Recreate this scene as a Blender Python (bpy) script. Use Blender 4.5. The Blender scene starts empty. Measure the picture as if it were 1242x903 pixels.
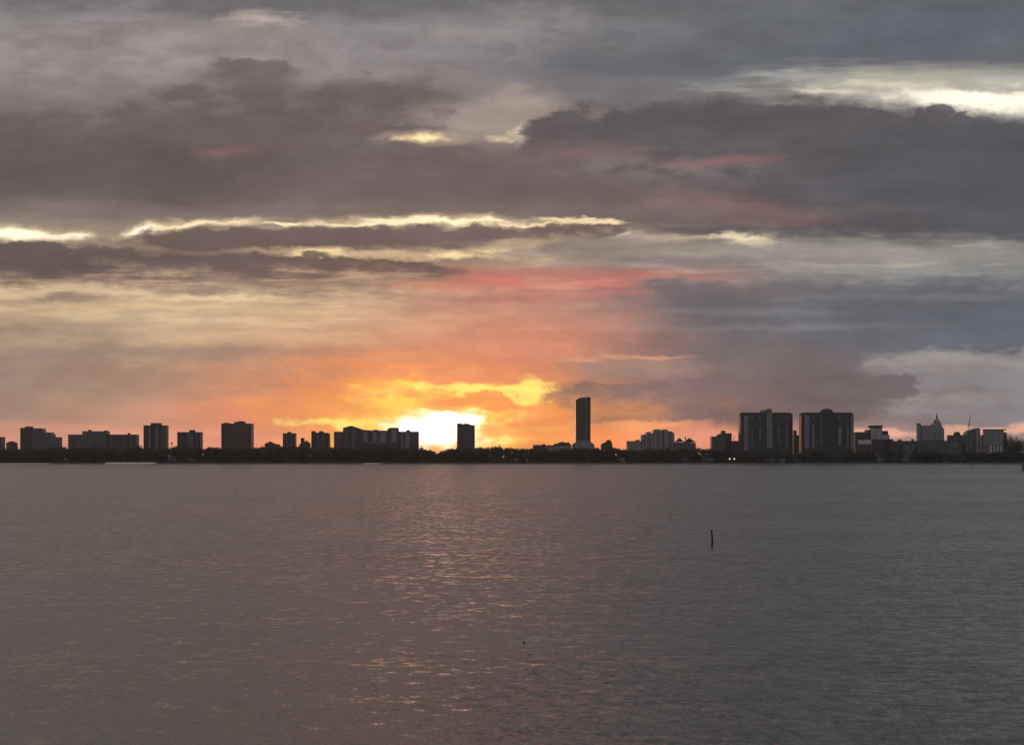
import bpy, bmesh, math, random
from mathutils import Vector, noise as mnoise
random.seed(7)
S = bpy.context.scene
R = math.radians

# ------------------------------------------------------------------ camera
F = 1900.0            # focal length in photograph pixels (1242 wide): a 2x phone lens
HX, HY = 621.0, 550.0 # the point of the horizon due ahead (+Y is west)
CAM_H = 15.0
cam_d = bpy.data.cameras.new('camera'); cam = bpy.data.objects.new('camera', cam_d)
S.collection.objects.link(cam); S.camera = cam
cam.location = (0, 0, CAM_H); cam.rotation_euler = (R(90), 0, 0)
cam_d.sensor_width = 36; cam_d.sensor_fit = 'HORIZONTAL'
cam_d.lens = 36 * F / 1242
cam_d.shift_y = (HY - 451.5) / 1242
cam_d.clip_start = 0.5; cam_d.clip_end = 80000
S.view_settings.view_transform = 'Standard'; S.view_settings.look = 'None'
S.view_settings.exposure = 0; S.view_settings.gamma = 1
S.view_settings.use_curve_mapping = False
S.render.engine = 'CYCLES'
S.cycles.max_bounces = 4; S.cycles.glossy_bounces = 2; S.cycles.volume_bounces = 0
S.cycles.sample_clamp_indirect = 3; S.cycles.sample_clamp_direct = 2.5
S.cycles.use_denoising = True
S.render.filter_size = 1.6

def lin(c):
    f = lambda v: v / 12.92 if v <= .04045 else ((v + .055) / 1.055) ** 2.4
    return tuple(f(x / 255) for x in c)

# ------------------------------------------------------------------ sky
SUN_AZ = math.atan((531 - HX) / F); SUN_EL = R(0.85)
W = bpy.data.worlds.new('World'); S.world = W; W.use_nodes = True
wt = W.node_tree; wt.nodes.clear(); WL = wt.links.new
W.cycles.sampling_method = 'MANUAL'; W.cycles.sample_map_resolution = 512

def nd(t, typ, **kw):
    n = t.nodes.new(typ)
    for k, v in kw.items(): setattr(n, k, v)
    return n
def setin(t, sock, v):
    if isinstance(v, bpy.types.NodeSocket): t.links.new(v, sock)
    else: sock.default_value = v
def M(op, a, b=None, c=None, t=None, clamp=False):
    t = t or wt
    n = nd(t, 'ShaderNodeMath', operation=op); n.use_clamp = clamp
    setin(t, n.inputs[0], a)
    if b is not None: setin(t, n.inputs[1], b)
    if c is not None: setin(t, n.inputs[2], c)
    return n.outputs[0]
def V(op, a, b=None, c=None, t=None):
    t = t or wt
    n = nd(t, 'ShaderNodeVectorMath', operation=op)
    setin(t, n.inputs[0], a)
    if op == 'SCALE': setin(t, n.inputs['Scale'], b)
    else:
        if b is not None: setin(t, n.inputs[1], b)
        if c is not None: setin(t, n.inputs[2], c)
    return n.outputs['Value'] if op in ('LENGTH', 'DOT_PRODUCT') else n.outputs[0]
def MIX(f, a, b, t=None):
    t = t or wt
    n = nd(t, 'ShaderNodeMix', data_type='RGBA'); n.clamp_factor = True
    setin(t, n.inputs['Factor'], f); setin(t, n.inputs[6], a); setin(t, n.inputs[7], b)
    return n.outputs[2]
def SM(x, a, b, lo=0., hi=1., t=None):
    t = t or wt
    n = nd(t, 'ShaderNodeMapRange', interpolation_type='SMOOTHSTEP', clamp=False)
    setin(t, n.inputs[0], x); n.inputs[1].default_value = a; n.inputs[2].default_value = b
    n.inputs[3].default_value = lo; n.inputs[4].default_value = hi
    return n.outputs[0]
def NZ(vec, scale, detail=4, rough=.55, t=None, col=False):
    t = t or wt
    n = nd(t, 'ShaderNodeTexNoise', noise_dimensions='3D')
    setin(t, n.inputs['Vector'], vec); n.inputs['Scale'].default_value = scale
    n.inputs['Detail'].default_value = detail; n.inputs['Roughness'].default_value = rough
    return n.outputs['Color' if col else 'Fac']

# chart of the western sky: directions as tangents about due west (fixed in the world, at infinity)
d = nd(wt, 'ShaderNodeTexCoord').outputs['Generated']
sx = nd(wt, 'ShaderNodeSeparateXYZ'); WL(d, sx.inputs[0])
yc = M('MAXIMUM', sx.outputs[1], .12)
u = M('MULTIPLY_ADD', M('DIVIDE', sx.outputs[0], yc), F, HX)
v = M('MULTIPLY_ADD', M('DIVIDE', sx.outputs[2], yc), -F, HY)
cb = nd(wt, 'ShaderNodeCombineXYZ'); WL(u, cb.inputs[0]); WL(v, cb.inputs[1])
P0 = cb.outputs[0]
def streak(su, sv, off):    # stretched cloud coordinates
    return V('MULTIPLY_ADD', P0, (1 / su, 1 / sv, 0), (off, off * .7, off * 1.3))
w1 = NZ(streak(170, 55, 3.1), 1, 3, .55, col=True)
w2 = NZ(streak(44, 20, 7.7), 1, 5, .6, col=True)
C5 = (.5, .5, .5)
D1 = V('SCALE', V('SUBTRACT', w1, C5), 1.5); D2 = V('SCALE', V('SUBTRACT', w2, C5), 2.2)
PA = V('MULTIPLY_ADD', D1, (70, 22, 0), P0)      # broad warp
PB = V('MULTIPLY_ADD', D2, (46, 22, 0), PA)      # + fine warp: torn edges
PC = V('MULTIPLY_ADD', D2, (30, 10, 0), P0)      # crisp placing, ragged edge
PS = V('MULTIPLY_ADD', D2, (70, 9, 0), V('MULTIPLY_ADD', D1, (50, 10, 0), P0))  # streaky
E1 = M('MULTIPLY_ADD', NZ(streak(58, 30, 21.3), 1, 8, .64), 5., -2.5)   # edge breakers, about -.5 .. .5
E2 = M('MULTIPLY_ADD', NZ(streak(110, 11, 31.9), 1, 6, .62), 4., -2.)
T1 = NZ(streak(120, 13, 41.), 1, 6, .6)
T2 = NZ(streak(64, 24, 51.), 1, 6, .6)

ROWS = [-700, -420, -140, 0, 30, 70, 110, 150, 190, 230, 265, 300, 340, 380, 420, 460, 500, 530]  # negative rows: unseen sky above the frame, brightened and warmed to light the water
COLS = [0, 155, 310, 465, 620, 775, 930, 1085, 1242]
TAB = [
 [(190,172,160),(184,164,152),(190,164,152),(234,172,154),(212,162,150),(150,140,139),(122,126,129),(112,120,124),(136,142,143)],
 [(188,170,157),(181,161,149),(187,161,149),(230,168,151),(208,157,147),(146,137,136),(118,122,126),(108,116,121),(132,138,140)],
 [(130,123,122),(134,125,123),(138,127,124),(138,126,123),(134,124,124),(124,119,120),(112,113,116),(108,111,115),(110,114,117)],
 [(108,104,106),(110,106,108),(108,105,108),(104,102,106),(104,103,108),(100,102,106),(97,101,107),(96,100,107),(95,99,106)],
 [(132,126,126),(134,127,127),(140,132,132),(128,123,125),(130,126,128),(112,112,116),(100,104,110),(98,102,110),(96,101,109)],
 [(130,122,122),(132,124,124),(136,127,126),(126,119,121),(116,112,117),(106,107,112),(102,105,110),(100,104,110),(108,110,114)],
 [(126,119,118),(124,115,115),(122,114,114),(124,115,116),(128,120,121),(112,108,112),(110,108,110),(140,137,132),(190,186,172)],
 [(110,102,102),(108,100,100),(106,97,98),(118,108,108),(150,138,130),(104,98,100),(92,89,92),(88,88,93),(110,112,116)],
 [(94,88,88),(94,87,88),(100,90,91),(104,94,96),(110,99,100),(102,92,95),(96,89,93),(84,83,89),(80,83,91)],
 [(97,91,90),(98,91,90),(100,91,92),(104,94,96),(104,95,97),(106,99,101),(98,90,94),(82,81,88),(78,81,89)],
 [(125,115,106),(120,108,102),(122,110,104),(128,114,107),(115,103,102),(104,95,97),(106,92,95),(86,83,89),(80,81,89)],
 [(118,106,99),(115,101,95),(120,105,98),(135,117,104),(145,127,114),(138,126,119),(132,126,122),(126,123,123),(116,118,121)],
 [(120,107,98),(116,102,96),(132,114,103),(152,125,110),(172,118,108),(158,116,112),(130,122,120),(118,119,123),(115,118,124)],
 [(178,158,128),(182,158,128),(180,153,126),(180,146,120),(168,126,114),(122,110,113),(98,101,110),(92,98,108),(95,102,112)],
 [(158,140,120),(165,142,120),(172,142,118),(200,142,115),(195,130,108),(138,113,112),(98,99,107),(95,97,105),(98,103,110)],
 [(144,127,116),(154,130,116),(178,134,112),(238,145,100),(228,136,102),(152,118,112),(112,102,106),(110,106,111),(128,125,128)],
 [(160,134,120),(178,138,118),(222,140,108),(255,172,92),(250,158,98),(165,122,113),(118,105,108),(115,110,115),(122,118,123)],
 [(200,150,130),(208,148,126),(240,150,112),(255,195,95),(255,170,92),(226,144,116),(184,132,120),(165,135,128),(150,135,132)],
]
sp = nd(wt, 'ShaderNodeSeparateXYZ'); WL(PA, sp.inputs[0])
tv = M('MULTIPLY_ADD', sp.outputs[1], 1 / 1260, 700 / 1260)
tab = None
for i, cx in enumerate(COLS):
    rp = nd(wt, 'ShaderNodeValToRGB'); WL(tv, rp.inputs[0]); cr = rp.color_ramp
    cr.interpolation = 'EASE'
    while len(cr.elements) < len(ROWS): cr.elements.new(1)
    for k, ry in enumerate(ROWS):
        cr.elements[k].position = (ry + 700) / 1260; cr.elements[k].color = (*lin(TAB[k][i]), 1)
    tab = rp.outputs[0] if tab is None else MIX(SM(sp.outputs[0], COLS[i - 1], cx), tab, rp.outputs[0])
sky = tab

def dist(ells, P):
    out = None
    for e in ells:
        x, y, rx, ry = e[:4]; rot = e[4] if len(e) > 4 else 0
        if rot:
            ca, sa = math.cos(R(rot)), math.sin(R(rot))
            p = M('ADD', V('DOT_PRODUCT', P, (ca / rx, sa / rx, 0)), -(ca * x + sa * y) / rx)
            q = M('ADD', V('DOT_PRODUCT', P, (-sa / ry, ca / ry, 0)), (sa * x - ca * y) / ry)
            L = M('SQRT', M('MULTIPLY_ADD', p, p, M('MULTIPLY', q, q)))
        else:
            L = V('LENGTH', V('MULTIPLY_ADD', P, (1 / rx, 1 / ry, 0), (-x / rx, -y / ry, 0)))
        out = L if out is None else M('SMOOTH_MIN', out, L, .15)
    return out
def paint(ells, colour, soft=.3, alpha=1., P=None, gain=1., rag=.5, E=None, tex=None):
    """lay one cloud or gap over the sky; rag breaks its edge up, tex = (noise, low, high) lets it show in tatters only"""
    global sky
    P = P or PB; E = E or (E2 if P is PS else E1)
    f = SM(M('MULTIPLY_ADD', E, rag, dist(ells, P)), 1 + soft, max(1 - soft, 0), 0, alpha)
    if tex: f = M('MULTIPLY', f, SM(tex[0], tex[1], tex[2]))
    sky = MIX(f, sky, (*[c * gain for c in lin(colour)], 1))

# --- top deck
paint([(420, 0, 460, 15), (760, 4, 180, 14)], (103, 102, 106), .5, .85, rag=.8)
paint([(150, 60, 260, 40), (420, 70, 200, 30)], (150, 142, 143), .9, .75, tex=(T2, .3, .66))
paint([(316, 21, 36, 8)], (188, 172, 162), 1, .75, PS, rag=.6)
paint([(640, 26, 75, 16), (560, 40, 60, 10)], (148, 141, 140), .9, .7, PC, rag=.9)
paint([(500, 92, 110, 8, 3)], (146, 134, 134), .9, .7, PS)
paint([(990, 72, 280, 19, -3)], (95, 100, 109), .8, .8, PS)
paint([(780, 60, 260, 50)], (96, 100, 108), .9, .7, tex=(T2, .45, .65))
paint([(950, 92, 120, 6, -3)], (134, 136, 141), .9, .8, PS, tex=(T1, .4, .55))
paint([(1140, 30, 200, 16, -4)], (86, 90, 98), .9, .6, PS)
# --- bright gap top right
paint([(1130, 106, 180, 22, 1)], (182, 177, 164), .7, .9, PS)
paint([(1185, 120, 110, 10, 3), (1240, 124, 80, 18)], (255, 247, 226), .7, .95, PC, 1.08, rag=.6)
paint([(1085, 104, 46, 3.5), (1010, 112, 46, 3, 3)], (226, 217, 196), .9, .7, PS)
paint([(1205, 106, 60, 3.5, 2)], (170, 165, 155), .8, .8, PS)
# --- light gap centre
paint([(575, 148, 90, 20), (520, 156, 70, 11), (625, 134, 44, 18)], (160, 147, 138), .8, .85, PB)
paint([(606, 168, 22, 3), (634, 160, 9, 9)], (228, 206, 176), .9, .7, PC)
# --- right dark bank
paint([(860, 176, 200, 56), (690, 164, 56, 32), (1010, 188, 190, 60), (1180, 212, 200, 72), (1060, 254, 260, 44), (1250, 215, 120, 72),
       (1115, 145, 12, 13), (1142, 142, 18, 15), (1168, 149, 14, 12), (1198, 152, 14, 10), (1228, 160, 18, 12)], (84, 81, 86), .16, .92, PC, rag=.26)
paint([(800, 210, 100, 22, -4), (760, 200, 120, 10)], (114, 108, 109), .9, .8, PS, tex=(T2, .4, .58))
paint([(860, 225, 260, 34)], (100, 90, 94), .9, .6, tex=(T1, .45, .62))
paint([(1190, 225, 230, 56)], (75, 79, 89), .8, .75, PB)
paint([(1000, 282, 300, 15)], (74, 76, 86), .6, .7, PC)
paint([(690, 187, 70, 10)], (122, 96, 98), .9, .65, PS)
paint([(880, 196, 66, 5, -4)], (136, 98, 100), .9, .65, PS)
paint([(890, 254, 90, 13, 6), (800, 246, 50, 5)], (138, 100, 102), .9, .62, PS)
paint([(780, 262, 150, 10), (700, 240, 90, 18)], (98, 90, 93), .8, .6, PS)
# --- left dark bank
paint([(300, 88, 42, 12), (295, 78, 46, 5), (310, 108, 50, 24), (216, 113, 30, 10), (470, 116, 100, 18), (420, 124, 120, 20)], (99, 91, 92), .5, .8, PC, rag=.5)
paint([(150, 182, 260, 46), (330, 178, 200, 56), (480, 208, 190, 36), (450, 157, 60, 10)], (95, 87, 90), .36, .88, PC, rag=.5)
paint([(455, 158, 46, 6)], (100, 88, 88), .4, .8, PC, rag=.6)
paint([(180, 205, 190, 30)], (86, 80, 83), .9, .7, PB)
paint([(510, 167, 44, 6)], (180, 160, 138), .9, .8, PC, rag=.4)
paint([(508, 168, 20, 3.6)], (255, 228, 172), .8, 1, PC, rag=.4)
paint([(300, 150, 260, 40)], (104, 95, 97), .9, .6, tex=(T2, .48, .66))
paint([(272, 183, 44, 7)], (130, 98, 95), .9, .8, PS)
paint([(560, 232, 220, 26)], (104, 93, 96), .7, .8, PB)
paint([(420, 254, 460, 7), (90, 258, 160, 8)], (112, 102, 99), .9, .8, PS)
# --- the bright torn line under the banks
paint([(300, 283, 430, 17)], (156, 141, 122), .8, .7, PS)
paint([(45, 284, 84, 7, 1), (172, 281, 36, 6, -8), (245, 272, 70, 3.5, -5), (420, 272, 60, 5, -2), (540, 269, 90, 6, 1)], (226, 204, 164), .9, .8, PC, rag=.6)
paint([(30, 284, 52, 4, 1), (90, 284, 24, 3), (170, 281, 22, 3.6, -8)], (255, 243, 212), .7, 1, PC, 1.1, rag=.6)
paint([(235, 273, 40, 1.6, -6), (344, 271, 22, 2.4), (405, 273, 24, 2)], (255, 234, 190), .8, .95, PC, rag=.6)
paint([(510, 268, 62, 3.6, 1), (450, 271, 20, 2, -4), (590, 269, 24, 1.6)], (255, 236, 192), .7, 1, PC, 1.08, rag=.6)
paint([(728, 270, 28, 4), (650, 273, 60, 2), (700, 266, 30, 2)], (246, 222, 176), .7, .9, PC, rag=.8)
paint([(775, 283, 30, 4), (840, 287, 44, 4)], (196, 178, 152), .9, .8, PS)
paint([(906, 293, 44, 6.5, 6)], (252, 236, 194), .7, .95, PC, 1.05, rag=.9)
paint([(420, 289, 245, 14, -1), (250, 291, 90, 13), (600, 285, 60, 9), (690, 281, 74, 8)], (98, 85, 86), .2, .94, PC, rag=.4)
paint([(440, 309, 130, 6, 1), (540, 308, 70, 7), (605, 300, 70, 6, -8)], (210, 184, 146), .7, .9, PC, rag=.8)
paint([(555, 310, 28, 6), (380, 309, 30, 3.5), (600, 304, 14, 3)], (255, 226, 166), .6, 1, PC, 1.05, rag=.7)
paint([(640, 306, 70, 8), (770, 302, 130, 10)], (168, 150, 132), .9, .7, PS, tex=(T1, .4, .58))
# --- the low dark left bank
paint([(110, 327, 240, 23), (30, 330, 120, 26), (330, 322, 160, 15, 2), (460, 325, 120, 9, 3), (40, 304, 90, 11)], (91, 81, 83), .2, .94, PC, rag=.4)
paint([(280, 350, 200, 7, 1), (470, 342, 150, 7, -1)], (118, 102, 98), .6, .85, PS)
paint([(310, 338, 170, 5), (430, 332, 90, 4)], (184, 152, 126), .8, .75, PS, tex=(T1, .42, .56))
# --- beige sky with pale and dark streaks under it
paint([(150, 385, 420, 38)], (186, 162, 136), .8, .75, PA)
paint([(180, 375, 420, 34)], (210, 182, 146), .9, .9, tex=(T1, .44, .64))
paint([(50, 355, 150, 6), (250, 361, 120, 4)], (226, 199, 160), .8, .9, PS)
paint([(420, 377, 140, 6, -1), (180, 372, 170, 5)], (214, 184, 144), .9, .85, PS)
paint([(310, 412, 130, 8), (150, 402, 80, 5)], (204, 176, 140), .8, .85, PS)
paint([(55, 404, 110, 11), (130, 428, 260, 10)], (138, 124, 115), .9, .75, PS)
paint([(260, 445, 330, 26)], (150, 128, 118), .9, .7, tex=(T1, .45, .62))
paint([(570, 374, 150, 9)], (142, 116, 110), .9, .7, PS)
paint([(250, 352, 60, 4), (100, 362, 40, 5)], (130, 114, 106), .8, .7, PS)
# --- red streaks
paint([(600, 340, 55, 12), (760, 346, 120, 15, 1)], (190, 110, 104), 1, .65, PS)
paint([(610, 340, 40, 7), (780, 346, 80, 8, 1)], (216, 114, 104), 1, .65, PS, tex=(T1, .42, .6))
paint([(740, 351, 80, 3, -1), (650, 362, 180, 5)], (142, 104, 104), .9, .75, PS)
paint([(530, 346, 60, 6)], (196, 128, 110), .9, .6, PS)
# --- pale right band, blue bank
paint([(980, 306, 260, 15), (1140, 312, 150, 9)], (156, 151, 143), .9, .8, PS)
paint([(1000, 318, 280, 24)], (166, 162, 152), .9, .75, tex=(T1, .5, .66))
paint([(700, 298, 100, 9), (850, 318, 90, 7), (780, 312, 60, 6)], (114, 107, 107), .9, .75, PS)
paint([(1030, 336, 220, 6, -2), (1180, 326, 120, 4)], (148, 148, 147), .9, .6, PS)
paint([(1010, 388, 255, 38), (1180, 390, 160, 46), (870, 367, 120, 18), (900, 420, 170, 20)], (89, 95, 106), .45, .88, PB)
paint([(940, 350, 100, 11, -3), (840, 350, 70, 8)], (98, 99, 107), .7, .8, PS)
paint([(1150, 400, 150, 36)], (88, 97, 110), .9, .8)
paint([(930, 397, 170, 4), (900, 377, 120, 4), (1100, 360, 130, 4)], (116, 117, 123), .9, .6, PS)
# --- sun glow
paint([(545, 500, 250, 92)], (244, 146, 108), 1, .45, PA, rag=.3)
paint([(620, 420, 100, 60)], (214, 136, 116), 1, .4, PA, rag=.4)
# --- pale low right sky, then the lower bank in front of it
paint([(1160, 462, 120, 32), (1230, 440, 70, 16), (1240, 490, 170, 34)], (136, 134, 138), .22, .9, PC)
paint([(1200, 442, 90, 6), (1130, 480, 70, 6), (1110, 436, 50, 8)], (150, 145, 143), .9, .8, PS)
paint([(1170, 470, 120, 30)], (112, 109, 114), .9, .6, tex=(T2, .46, .62))
paint([(770, 448, 80, 16), (715, 442, 40, 7)], (160, 130, 116), .5, .8, PC)
paint([(770, 434, 60, 3, -2), (704, 438, 26, 3)], (206, 150, 122), .8, .8, PC)
paint([(970, 472, 115, 36), (860, 482, 140, 34), (760, 488, 92, 26), (930, 440, 110, 28), (1080, 468, 34, 17), (1102, 463, 12, 13), (1010, 492, 60, 18), (690, 480, 26, 14), (715, 470, 24, 12)], (98, 96, 103), .2, .92, PC, rag=.35)
paint([(780, 484, 120, 30), (710, 496, 60, 26)], (120, 104, 107), .8, .85, PB)
paint([(772, 450, 66, 13), (722, 446, 26, 7)], (150, 126, 120), .6, .75, PC)
paint([(775, 434, 54, 2.6, -2), (706, 438, 22, 2.5)], (200, 150, 124), .9, .8, PC)
paint([(880, 455, 160, 24)], (108, 103, 107), .9, .6, tex=(T2, .46, .62))
# --- low bright edge along the skyline
paint([(785, 530, 130, 14), (860, 533, 90, 13), (930, 532, 60, 10)], (238, 154, 126), .4, .8, PC)
paint([(700, 532, 90, 14)], (255, 146, 90), .6, .9, PC)
paint([(1072, 527, 50, 7), (1160, 524, 36, 7), (1225, 521, 50, 6)], (236, 178, 152), .45, .9, PC)
paint([(790, 514, 50, 3), (775, 519, 20, 7)], (255, 172, 116), .7, .8, PC)
paint([(60, 530, 170, 12), (240, 528, 120, 14)], (218, 150, 126), .8, .7, PS)
# --- white-hot gap behind torn low cloud
paint([(545, 512, 165, 50)], (255, 166, 90), 1, .85, PB)
paint([(545, 514, 90, 30), (560, 475, 72, 8), (480, 492, 30, 10)], (255, 214, 96), .75, .95, PB, 1.05, rag=.8)
paint([(638, 490, 14, 22, 20), (605, 473, 66, 5), (395, 512, 40, 5), (560, 468, 40, 5), (640, 478, 20, 9)], (255, 230, 118), .6, .95, PC, 1.1, rag=1.)
paint([(600, 490, 36, 12, 8), (548, 488, 30, 6)], (248, 152, 88), .3, .92, PC, rag=.8)
paint([(660, 505, 34, 12), (500, 482, 12, 4), (625, 515, 16, 5)], (250, 150, 88), .5, .8, PC, rag=.8)
paint([(540, 519, 52, 14), (522, 508, 34, 9), (528, 532, 32, 18)], (255, 244, 180), .8, 1, PC, 1.2, rag=.8)
paint([(531, 524, 40, 18), (548, 508, 34, 9)], (255, 250, 228), .7, 1, PC, 1.9, rag=.6)

# rear of the sky: plain evening overcast; a trace of the clear Nishita sky through all of it
tone = NZ(V('MULTIPLY', d, (2, 2, 5)), 1.6, 5, .6)
rear = MIX(SM(tone, .35, .65), (*lin((126, 126, 132)), 1), (*lin((146, 143, 146)), 1))
sky = MIX(SM(sx.outputs[1], .15, .5), rear, sky)
bil = NZ(streak(150, 46, 61.), 1, 5, .58)
gain = M('MULTIPLY', SM(bil, .3, .7, .88, 1.12), M('MULTIPLY', SM(T1, .28, .72, .965, 1.035), SM(T2, .28, .72, .94, 1.06)))
sky = V('SCALE', sky, M('MULTIPLY', gain, 10.9))
ns = nd(wt, 'ShaderNodeTexSky', sky_type='NISHITA'); ns.sun_disc = False
ns.sun_elevation = SUN_EL; ns.sun_rotation = SUN_AZ
sky = MIX(.05, sky, ns.outputs[0])
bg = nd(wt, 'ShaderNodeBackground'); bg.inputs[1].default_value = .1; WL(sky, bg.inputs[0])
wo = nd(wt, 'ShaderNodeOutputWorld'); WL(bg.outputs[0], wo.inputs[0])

sun_d = bpy.data.lights.new('sun', 'SUN'); sun = bpy.data.objects.new('sun', sun_d); S.collection.objects.link(sun)
sun_d.energy = 0.012; sun_d.angle = R(5); sun_d.color = (1, .46, .34)   # veiled by cloud: a broad soft source
to_sun = Vector((math.sin(SUN_AZ) * math.cos(SUN_EL), math.cos(SUN_AZ) * math.cos(SUN_EL), math.sin(SUN_EL)))
sun.rotation_euler = to_sun.to_track_quat('Z', 'Y').to_euler()

# ------------------------------------------------------------------ helpers
def at(px, py, D):
    return Vector(((px - HX) / F * D, D, CAM_H + (HY - py) / F * D))
def X(px, D): return (px - HX) / F * D
def Z(py, D): return CAM_H + (HY - py) / F * D

def obj(name, bm, mat, parent=None, loc=(0, 0, 0), smooth=False):
    bmesh.ops.recalc_face_normals(bm, faces=bm.faces)
    me = bpy.data.meshes.new(name); bm.to_mesh(me); bm.free()
    if smooth:
        for p in me.polygons: p.use_smooth = True
    me.materials.append(mat)
    o = bpy.data.objects.new(name, me); S.collection.objects.link(o)
    o.location = loc
    if parent: o.parent = parent
    return o
def tag(o, label=None, cat=None, group=None, kind=None):
    for k, w in (('label', label), ('category', cat), ('group', group), ('kind', kind)):
        if w: o[k] = w
    return o
def thing(name, label, cat, loc=(0, 0, 0), group=None):
    o = bpy.data.objects.new(name, None); S.collection.objects.link(o); o.location = loc
    o.empty_display_size = 2
    return tag(o, label, cat, group)
def box(bm, x0, x1, y0, y1, z0, z1):
    vs = [bm.verts.new(p) for p in ((x0,y0,z0),(x1,y0,z0),(x1,y1,z0),(x0,y1,z0),(x0,y0,z1),(x1,y0,z1),(x1,y1,z1),(x0,y1,z1))]
    for f in ((0,3,2,1),(4,5,6,7),(0,1,5,4),(1,2,6,5),(2,3,7,6),(3,0,4,7)): bm.faces.new([vs[i] for i in f])
def prism(bm, pts, y0, y1):            # outline in x,z pushed back from y0 to y1
    a = [bm.verts.new((x, y0, z)) for x, z in pts]; b = [bm.verts.new((x, y1, z)) for x, z in pts]
    bm.faces.new(a); bm.faces.new(b[::-1])
    for i in range(len(pts)):
        j = (i + 1) % len(pts); bm.faces.new((a[j], a[i], b[i], b[j]))
def vprism(bm, pts, z0, z1):           # plan outline in x,y raised from z0 to z1
    a = [bm.verts.new((x, y, z0)) for x, y in pts]; b = [bm.verts.new((x, y, z1)) for x, y in pts]
    bm.faces.new(a[::-1]); bm.faces.new(b)
    for i in range(len(pts)):
        j = (i + 1) % len(pts); bm.faces.new((a[i], a[j], b[j], b[i]))
def lathe(bm, prof, cx=0, cy=0, n=16):
    rings = []
    for r, z in prof:
        rings.append([bm.verts.new((cx + r * math.cos(2*math.pi*k/n), cy + r * math.sin(2*math.pi*k/n), z)) for k in range(n)])
    for a, b in zip(rings, rings[1:]):
        for k in range(n): bm.faces.new((a[k], a[(k+1)%n], b[(k+1)%n], b[k]))
    bm.faces.new(rings[0][::-1]); bm.faces.new(rings[-1])
def tube(bm, pts, rads, n=8):
    rings = []
    for i, p in enumerate(pts):
        p = Vector(p); t = (Vector(pts[min(i+1, len(pts)-1)]) - Vector(pts[max(i-1, 0)])).normalized()
        a = t.orthogonal().normalized(); b = t.cross(a)
        rings.append([bm.verts.new(p + (a*math.cos(2*math.pi*k/n) + b*math.sin(2*math.pi*k/n)) * rads[i]) for k in range(n)])
    for a, b in zip(rings, rings[1:]):
        for k in range(n): bm.faces.new((a[k], a[(k+1)%n], b[(k+1)%n], b[k]))
    bm.faces.new(rings[0][::-1]); bm.faces.new(rings[-1])

# ------------------------------------------------------------------ materials
def mat(name):
    m = bpy.data.materials.new(name); m.use_nodes = True
    return m, m.node_tree, m.node_tree.nodes['Principled BSDF']
def rgba(c): return (*c, 1) if len(c) == 3 else c
def plain(name, col, rough=.7, var=.15, scale=.3, metal=0):
    m, t, b = mat(name)
    tc = nd(t, 'ShaderNodeTexCoord')
    n = NZ(tc.outputs['Object'], scale, 4, .6, t)
    c = MIX(SM(n, .3, .7, t=t), rgba([x * (1 - var) for x in col]), rgba([min(x * (1 + var), 1) for x in col]), t)
    t.links.new(c, b.inputs['Base Color']); b.inputs['Roughness'].default_value = rough
    b.inputs['Metallic'].default_value = metal
    return m
def facade(name, col, glass=.03, storey=3.1, bay=4.2, wide=.62, tall=.55, stain=.2, gl=.25):
    """rendered wall with a window in each bay of each storey; weather streaks run down it"""
    m, t, b = mat(name)
    tc = nd(t, 'ShaderNodeTexCoord'); s = nd(t, 'ShaderNodeSeparateXYZ'); t.links.new(tc.outputs['Object'], s.inputs[0])
    h = M('ADD', s.outputs[0], M('MULTIPLY', s.outputs[1], 1.0, t=t), t=t)
    fx = M('FRACT', M('DIVIDE', M('ADD', h, 1000., t=t), bay, t=t), t=t)
    fz = M('FRACT', M('DIVIDE', M('ADD', s.outputs[2], .4, t=t), storey, t=t), t=t)
    wx = M('LESS_THAN', M('ABSOLUTE', M('SUBTRACT', fx, .5, t=t), t=t), wide / 2, t=t)
    wz = M('LESS_THAN', M('ABSOLUTE', M('SUBTRACT', fz, .5, t=t), t=t), tall / 2, t=t)
    g = nd(t, 'ShaderNodeNewGeometry'); gs = nd(t, 'ShaderNodeSeparateXYZ'); t.links.new(g.outputs['Normal'], gs.inputs[0])
    side = M('LESS_THAN', M('ABSOLUTE', gs.outputs[2], t=t), .5, t=t)
    win = M('MULTIPLY', M('MULTIPLY', wx, wz, t=t), side, t=t)
    mp = nd(t, 'ShaderNodeMapping'); t.links.new(tc.outputs['Object'], mp.inputs[0]); mp.inputs[3].default_value = (.35, .35, .05)
    n = NZ(mp.outputs[0], 1, 5, .65, t)
    wall = MIX(SM(n, .3, .7, t=t), rgba([x * (1 - stain) for x in col]), rgba([x * (1 + stain * .6) for x in col]), t)
    cell = nd(t, 'ShaderNodeTexWhiteNoise', noise_dimensions='2D')
    cc = nd(t, 'ShaderNodeCombineXYZ')
    t.links.new(M('FLOOR', M('DIVIDE', M('ADD', h, 1000., t=t), bay, t=t), t=t), cc.inputs[0])
    t.links.new(M('FLOOR', M('DIVIDE', M('ADD', s.outputs[2], .4, t=t), storey, t=t), t=t), cc.inputs[1])
    t.links.new(cc.outputs[0], cell.inputs[0])
    gcol = MIX(M('POWER', cell.outputs[0], 3., t=t), (glass, glass, glass * 1.15, 1), (gl, gl * .97, gl * .9, 1), t)   # some blinds drawn
    t.links.new(MIX(win, wall, gcol, t), b.inputs['Base Color'])
    t.links.new(M('MULTIPLY_ADD', win, -.55, .75, t=t), b.inputs['Roughness'])
    return m

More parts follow.
